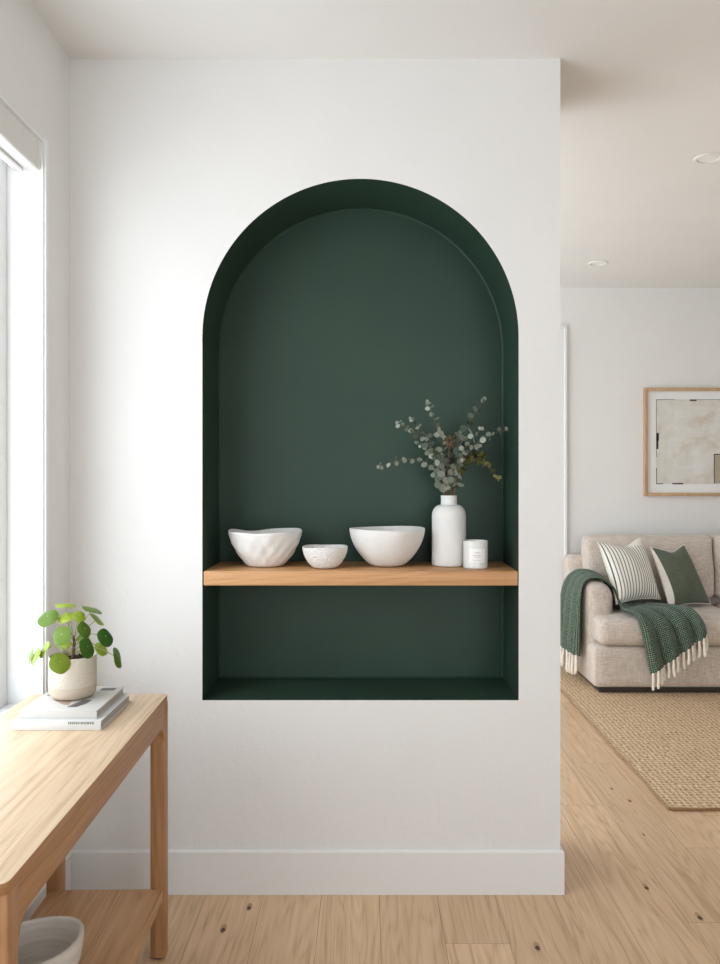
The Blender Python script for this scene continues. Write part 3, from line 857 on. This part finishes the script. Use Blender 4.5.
for i, (lx, ly, lz, rx, rz_, tone, roll) in enumerate(LV):
    Rr = max(rx, rz_)*1.03
    nx = math.sqrt(max(0, 1-(rx/Rr)**2))*(1 if lx > 0 else -1)
    nz = math.sqrt(max(0, 1-(rz_/Rr)**2))
    ny = -math.sqrt(max(.02, 1-nx*nx-nz*nz))
    nrm = Vector((nx, ny, nz)).normalized()
    nrm = Matrix.Rotation(math.radians(-roll), 3, 'Y') @ nrm
    # the rosette is turned towards the room
    nrm = Matrix.Rotation(math.radians(20.5), 3, 'Z') @ Matrix.Rotation(math.radians(-11), 3, 'X') @ nrm
    c = Vector((lx, ly, lz))
    bm = bmesh.new(); lay = bm.loops.layers.float_color.new('rnd')
    st = Vector((.003, 0, .108+.05*min(1, max(0, (lz-.08)/.16))))
    if ly < -.08: st = Vector((-.01, -.03, .125))
    mid = st.lerp(c-nrm*.004, .5)+Vector((0, 0, .022 if lz < .17 else .004))
    pth = [st, mid, c-nrm*.0035]
    tube(bm, [catmull(pth, k/8) for k in range(9)], .0011, 5, mi=1)
    a = Vector((0, 0, 1)); a = (a-nrm*a.dot(nrm)).normalized(); b = nrm.cross(a)
    K = 28
    def P(rr_, t_, off):
        wob = 1+.03*math.sin(2*t_+i)+.015*math.sin(5*t_+i*2)
        dome = -.16*Rr*(rr_**2)+.05*Rr*math.sin(3*t_+i)*rr_**2
        return c+a*(math.cos(t_)*Rr*rr_*wob)+b*(math.sin(t_)*Rr*rr_*wob)+nrm*(dome+off)
    def sheet(off, flip):
        rings = [[bm.verts.new(P(q_, 2*PI*k/K, off if q_ < 1 else off*.3)) for k in range(K)] for q_ in (.3, .6, .85, 1)]
        vc = bm.verts.new(P(0, 0, off-(.001 if not flip else -.0)))
        fs = [bm.faces.new((vc, rings[0][k], rings[0][(k+1) % K])) for k in range(K)]
        for r1, r2 in zip(rings, rings[1:]):
            fs += [bm.faces.new((r1[k], r2[k], r2[(k+1) % K], r1[(k+1) % K])) for k in range(K)]
        for f in fs:
            for l in f.loops: l[lay] = (tone, tone, tone, 1)
        return rings[-1]
    e1 = sheet(.0005, False); e2 = sheet(-.0005, True)
    for k in range(K):
        f = bm.faces.new((e1[k], e2[k], e2[(k+1) % K], e1[(k+1) % K]))
        for l in f.loops: l[lay] = (tone, tone, tone, 1)
    dc = P(.12, 0, .0009); vs = [bm.verts.new(dc+a*math.cos(t_)*.0014+b*math.sin(t_)*.0014) for t_ in [2*PI*k/8 for k in range(8)]]
    bm.faces.new(vs).material_index = 2
    link('leaf', bm, [M['pilea'], M['petiole'], M['vein']], pl, True, 60)

# ------------------------------------------------------------------ rug
RX0, RX1, RY0, RY1 = 1.270, 4.25, 3.315, 5.83
rg = thing('jute_rug', 'large natural jute rug with a chunky weave under the sofa', 'rug', (0, 0, 0))
bm = bmesh.new(); rr = random.Random(4)
nx_, ny_ = 60, 50
top = []
for j in range(ny_+1):
    row = []
    for i in range(nx_+1):
        x = RX0+(RX1-RX0)*i/nx_; y = RY0+(RY1-RY0)*j/ny_
        row.append(bm.verts.new((x+(.0015*math.sin(y*9)+.0015*math.sin(y*23) if i == 0 else 0), y+(.003*math.sin(x*11)+.002*math.sin(x*31) if j == 0 else 0), .0115+.0006*math.sin(x*17+y*5))))
    top.append(row)
for j in range(ny_):
    for i in range(nx_): bm.faces.new((top[j][i], top[j][i+1], top[j+1][i+1], top[j+1][i]))
bd = [top[0][i] for i in range(nx_+1)]+[top[j][nx_] for j in range(1, ny_+1)]+[top[ny_][i] for i in range(nx_-1, -1, -1)]+[top[j][0] for j in range(ny_-1, 0, -1)]
lo = [bm.verts.new((v.co.x, v.co.y, .001)) for v in bd]
for i in range(len(bd)): bm.faces.new((bd[i], bd[(i+1) % len(bd)], lo[(i+1) % len(bd)], lo[i]))
bpts = [v.co.copy() for v in bd]
link('woven_field', bm, M['jute'], rg)
bm = bmesh.new(); tube(bm, [Vector((p.x, p.y, .0072)) for p in bpts[::1]]+[Vector((bpts[0].x, bpts[0].y, .0072))], .0066, 8); link('bound_edge', bm, M['jute_edge'], rg)

# ------------------------------------------------------------------ sofa
SX0, SX1 = 1.448, 3.50
SY0, SY1 = 5.045, 5.872
sf = thing('sofa', 'beige linen two-seat sofa with low arms on the jute rug', 'sofa', (0, 0, 0))
bm = bmesh.new(); cushion(bm, SX0+.004, SX1-.004, SY0, SY1-.01, .046, .312, .035, (0, .008, 0), (30, 12, 8)); link('base', bm, M['sofa'], sf)
AW = .185
AF = 5.205
def arm(x0, sgn):
    bm = bmesh.new()
    def f(p):
        t_ = (p.y-AF)/(SY1-AF)
        u = (p.z-.05)/(.70-.05)
        # outer edge stands straight, inner shoulder rolls down further
        s_ = (p.x-x0)/AW if sgn > 0 else (x0+AW-p.x)/AW
        dz = (.040*t_ - .050*max(0, s_-.45)**1.5*2.0)*smoothstep(.4, 1, u)
        return Vector((p.x, p.y, p.z+dz))
    cushion(bm, x0, x0+AW, AF, SY1-.015, .050, .700, .062, (.008, .008, 0), (14, 16, 20), f)
    return bm
link('arm', arm(SX0, 1), M['sofa'], sf); link('arm', arm(SX1-AW, -1), M['sofa'], sf)
bm = bmesh.new(); cushion(bm, SX0+.002, SX1-.002, 5.725, SY1, .062, .828, .045, (0, 0, .006), (30, 8, 18)); link('back_frame', bm, M['sofa'], sf)
XM = 2.470
def seatc(x0, x1):
    bm = bmesh.new()
    def f(p):
        return Vector((p.x, p.y, p.z+.006*math.sin(p.x*7+p.y*5)*smoothstep(.45, .52, p.z)))
    # ears in front of the arms come from the T shape: deep part between the arms, wide part in front
    cushion(bm, x0, x1, SY0-.012, 5.70, .316, .490, .052, (.0, .014, .016), (32, 20, 12), f)
    return bm
o = link('seat_cushion', seatc(SX0+.034, XM-.003), M['sofa'], sf)
o = link('seat_cushion', seatc(XM+.003, SX1-.034), M['sofa'], sf)
def backc(x0, x1):
    bm = bmesh.new()
    def f(p):
        t_ = (p.z-.5)/.47
        return Vector((p.x+.004*math.sin(p.z*20), p.y+.045*t_, p.z+.006*math.sin(p.x*8)*smoothstep(.5, 1, t_)))
    cushion(bm, x0, x1, 5.575, 5.735, .535, .972, .040, (0, .035, .006), (26, 8, 18), f)
    return bm
link('back_cushion', backc(1.560, XM-.004), M['sofa'], sf); link('back_cushion', backc(XM+.004, SX1-.085), M['sofa'], sf)
bm = bmesh.new(); box(bm, SX0+.05, SX1-.05, SY0+.035, SY1-.04, .0135, .052, bevel=.003); link('shade_plinth', bm, M['sofa_dark'], sf)  # dark block stands in for the shadow line under the sofa

# ------------------------------------------------------------------ throw
LE = [(1.418, 5.215, .215), (1.420, 5.215, .40), (1.424, 5.22, .60), (1.455, 5.232, .700), (1.545, 5.235, .714), (1.628, 5.24, .652), (1.652, 5.225, .585), (1.655, 5.14, .528),
      (1.680, 5.070, .524), (1.708, 5.024, .494), (1.732, 5.004, .43), (1.755, 5.004, .33), (1.790, 5.002, .150)]
RE = [(1.405, 5.670, .205), (1.408, 5.660, .40), (1.415, 5.63, .62), (1.455, 5.57, .722), (1.550, 5.555, .733), (1.645, 5.555, .685), (1.700, 5.55, .600), (1.860, 5.48, .528),
      (1.980, 5.34, .530), (2.060, 5.17, .532), (2.105, 5.070, .522), (2.135, 5.018, .470), (2.150, 5.003, .405)]
th = thing('knitted_throw', 'green woven throw with cream tassels draped over the sofa arm and seat', 'throw blanket', (0, 0, 0))
bm = bmesh.new(); uvl = bm.loops.layers.uv.new('UVMap')
NU, NV = 56, 170
def TS(u, v):
    L = catmull(LE, v); Rr_ = catmull(RE, v)
    p = L.lerp(Rr_, u)
    dl = (catmull(LE, min(1, v+.01))-catmull(LE, max(0, v-.01))).lerp(catmull(RE, min(1, v+.01))-catmull(RE, max(0, v-.01)), u)
    nrm = (Rr_-L).cross(dl)
    if nrm.length < 1e-9: nrm = Vector((0, 0, 1))
    nrm.normalize()
    if v < .18 and nrm.x > 0: nrm = -nrm
    if .18 <= v <= .8 and nrm.z < 0: nrm = -nrm
    if v > .8 and nrm.y > 0: nrm = -nrm
    amp = .013+.034*smoothstep(.26, 0, v)+.036*smoothstep(.60, .92, v)
    ph = 2.0+1.2*math.sin(v*5)
    h_ = abs(math.sin(PI*((3.0+.6*v)*u+.30*u*u)+.5*ph+.35*math.sin(v*9+u*3)))**.9
    edge = smoothstep(0, .06, u)*smoothstep(1, .94, u)*.75+.25
    # keep the sheet bulged over the crown of the seat edge between the two rims
    crown = 0
    p = p+nrm*(amp*h_*edge+.003+crown)
    # small sag of the hems between folds
    if v > .97 or v < .03: p.z += .004*math.sin(u*20)
    return p
AL = [0]
for j in range(NV): AL.append(AL[-1]+(catmull(LE, (j+1)/NV).lerp(catmull(RE, (j+1)/NV), .5)-catmull(LE, j/NV).lerp(catmull(RE, j/NV), .5)).length)
G = [[bm.verts.new(TS(i/NU, j/NV)) for i in range(NU+1)] for j in range(NV+1)]
for j in range(NV):
    for i in range(NU):
        f = bm.faces.new((G[j][i], G[j][i+1], G[j+1][i+1], G[j+1][i]))
        for l, (a, b) in zip(f.loops, ((i, j), (i+1, j), (i+1, j+1), (i, j+1))): l[uvl].uv = (a/NU*.50, AL[b])
cl = link('woven_cloth', bm, M['throw'], th, True, 180)
sm = cl.modifiers.new('thick', 'SOLIDIFY'); sm.thickness = .007; sm.offset = 0
rs = random.Random(21)
def tassel(p, d, ln):
    bm = bmesh.new()
    pts = [p, p+d*ln*.18, p+d*ln*.5+Vector((rs.uniform(-.004, .004), rs.uniform(-.002, .002), 0)), p+d*ln]
    tube(bm, [catmull(pts, k/8) for k in range(9)], [.0060, .0092, .0070, .0082, .0088, .0092, .0096, .0100, .0070], 7)
    link('tassel', bm, M['tassel'], th)
for k in range(15):
    u = (k+.5)/15; p = TS(u, 1.0)
    tassel(p+Vector((0, -.001, .004)), Vector((rs.uniform(-.05, .08), -.03, -1)).normalized(), .105+rs.uniform(-.01, .01))
for k in range(16):
    u = (k+.5)/16; p = TS(u, 0.0)
    tassel(p+Vector((0, 0, .004)), Vector((-.04, rs.uniform(-.08, .08), -1)).normalized(), .138+rs.uniform(-.015, .01))

# ------------------------------------------------------------------ pillows
def pillow(name, label, cat, TLc, TRc, BRc, BLc, thick, front_mat, back_mat, corner=None, grp=None, sag=.05):
    TLc, TRc, BRc, BLc = map(Vector, (TLc, TRc, BRc, BLc))
    base = (BRc+BLc)/2
    t_ = thing(name, label, cat, base, 0, grp)
    nrm = (TRc-BLc).cross(TLc-BRc).normalized()
    if nrm.y > 0: nrm = -nrm
    N = 40
    def S(u, v, side):
        # pinched sides, pointed corners
        pin = .045
        uu = u+pin*math.sin(PI*v)**.8*(.5-u)*2*abs(2*u-1)**1.0
        vv = v+pin*math.sin(PI*u)**.8*(.5-v)*2*abs(2*v-1)**1.0
        vv -= sag*math.exp(-((u-.55)/.25)**2)*v**4
        p = BLc.lerp(BRc, uu).lerp(TLc.lerp(TRc, uu), vv)
        w = (max(0, 1-abs(2*u-1)**2.4)*max(0, 1-abs(2*v-1)**2.4))**.62
        w *= 1+.03*math.sin(u*9+v*7)
        return p-base+nrm*side*thick*.5*w+nrm*.004*math.sin(u*14+v*3)*w
    def build(side, line=None, keep=1):
        """panel meshed in its own u,v square, cut along a straight line, then shaped"""
        bm = bmesh.new(); uvl = bm.loops.layers.uv.new('UVMap')
        g_ = [[bm.verts.new((i/N, j/N, 0)) for i in range(N+1)] for j in range(N+1)]
        for j in range(N):
            for i in range(N): bm.faces.new((g_[j][i], g_[j][i+1], g_[j+1][i+1], g_[j+1][i]))
        if line:
            (u0, v0), (u1, v1) = line
            no = Vector((-(v1-v0), u1-u0, 0))*keep
            bmesh.ops.bisect_plane(bm, geom=bm.verts[:]+bm.edges[:]+bm.faces[:], dist=1e-5, plane_co=(u0, v0, 0), plane_no=no, clear_inner=True)
        for f in bm.faces:
            for l in f.loops: l[uvl].uv = (l.vert.co.x, l.vert.co.y)
        for v in bm.verts: v.co = S(v.co.x, v.co.y, side)
        return bm
    link('front_panel', build(1, corner, -1), front_mat, t_, True, 180)
    bb = build(-1); merge(bb, build(1, corner, 1))
    link('back_panel', bb, back_mat, t_, True, 180)
    # welt round the seam
    bm = bmesh.new(); pts = []
    for k in range(N): pts.append(S(k/N, 0, 0))
    for k in range(N): pts.append(S(1, k/N, 0))
    for k in range(N): pts.append(S(1-k/N, 1, 0))
    for k in range(N+1): pts.append(S(0, 1-k/N, 0))
    tube(bm, pts, .0032, 6); link('seam', bm, back_mat, t_)
    return t_
pillow('striped_pillow', 'cream pillow with thin dark stripes leaning in the sofa corner by the arm', 'pillow',
       (1.562, 5.360, .955), (1.925, 5.545, .978), (2.016, 5.420, .556), (1.652, 5.228, .554), .17, M['stripe'], M['ivory'],
       ((.50, 1.0), (1.0, .79)), None, .085)
pillow('green_pillow', 'dark sage green pillow with a cream back, on the sofa seat', 'pillow',
       (1.946, 5.437, .914), (2.240, 5.585, .918), (2.400, 5.515, .508), (2.046, 5.350, .508), .15, M['green_pillow'], M['ivory'],
       ((.105, 0.0), (.03, 1.0)), None, .070)

# ------------------------------------------------------------------ framed print
FX0, FX1, FZ0, FZ1 = 2.062, 3.16, 1.252, 2.053
fr = thing('framed_print', 'abstract beige print in a thin oak frame above the sofa', 'picture', ((FX0+FX1)/2, YF, FZ0))
ox, oz = -(FX0+FX1)/2, -FZ0
bm = bmesh.new(); fw, fd = .024, .035
def fb(x0, x1, z0, z1): box(bm, x0+ox, x1+ox, -fd, -.001, z0+oz, z1+oz, bevel=.0015)
fb(FX0, FX0+fw, FZ0, FZ1); fb(FX1-fw, FX1, FZ0, FZ1); fb(FX0+fw, FX1-fw, FZ0, FZ0+fw); fb(FX0+fw, FX1-fw, FZ1-fw, FZ1)
link('frame', bm, M['picture_frame'], fr)
bm = bmesh.new(); box(bm, FX0+fw+ox, FX1-fw+ox, -.018, -.002, FZ0+fw+oz, FZ1-fw+oz); link('mat_board', bm, M['mat_board'], fr, False)
bm = bmesh.new()
ax0, ax1, az0, az1 = 2.152, 3.07, 1.340, 1.968
def ab(x0, x1, z0, z1, mi, y=-.0196): box(bm, x0+ox, x1+ox, y, -.0175, z0+oz, z1+oz, mi)
ab(ax0, ax1, az0, az1, 0, -.019)
for (a, b, c, d) in ((ax0, ax0+.005, az0, az0+.12), (ax0, ax0+.003, az0+.2, az1), (ax0, ax0+.016, 1.60, 1.70), (ax0, ax0+.020, 1.66, 1.72), (ax0, ax0+.05, az0, az0+.006),
                     (ax0+.12, ax0+.20, az0-.002, az0+.008), (ax0+.005, ax0+.14, az1-.004, az1), (ax0+.25, ax0+.30, az1-.012, az1), (ax0+.3, ax1, az1-.003, az1),
                     (2.580, 2.586, 1.345, 1.560), (2.580, 2.80, 1.557, 1.564), (2.80, 2.806, 1.345, 1.562), (ax1-.004, ax1, az0, az1)):
    ab(a, b, c, d, 1, -.0198)
ab(2.586, 2.80, 1.345, 1.557, 2)
link('artwork', bm, [M['art'], M['art_black'], M['art_tan']], fr, False)

# ------------------------------------------------------------------ light
wd = bpy.data.worlds.new('World'); SC.world = wd; wd.use_nodes = True
bg = wd.node_tree.nodes['Background']; bg.inputs[0].default_value = (.86, .935, 1, 1); bg.inputs[1].default_value = 1.0
def portal(loc, rot, sx, sy):
    L = bpy.data.lights.new('daylight_portal', 'AREA'); L.shape = 'RECTANGLE'; L.size = sx; L.size_y = sy
    L.cycles.is_portal = True
    o = bpy.data.objects.new('daylight_portal', L); COL.objects.link(o); o.location = loc; o.rotation_euler = rot
for W in (W1, W2):
    portal((XL-.19, (W[0]+W[1])/2, (W[2]+W[3])/2), (0, -PI/2, 0), W[3]-W[2], W[1]-W[0])
portal(((W3[0]+W3[1])/2, YB-.19, (W3[2]+W3[3])/2), (PI/2, 0, 0), W3[1]-W3[0], W3[3]-W3[2])

# ------------------------------------------------------------------ camera
cam = bpy.data.cameras.new('Camera'); co = bpy.data.objects.new('Camera', cam); COL.objects.link(co)
co.location = (0, 0, 1.40); co.rotation_euler = (PI/2, 0, 0)
cam.sensor_fit = 'VERTICAL'; cam.sensor_height = 36; cam.sensor_width = 36*720/964
cam.lens = 793/964*36; cam.shift_x = -6/964; cam.shift_y = -6/964
cam.clip_start = .05
SC.camera = co
SC.view_settings.view_transform = 'Standard'; SC.view_settings.look = 'None'
SC.view_settings.gamma = 1; SC.view_settings.use_curve_mapping = False
SC.view_settings.exposure = 2.26
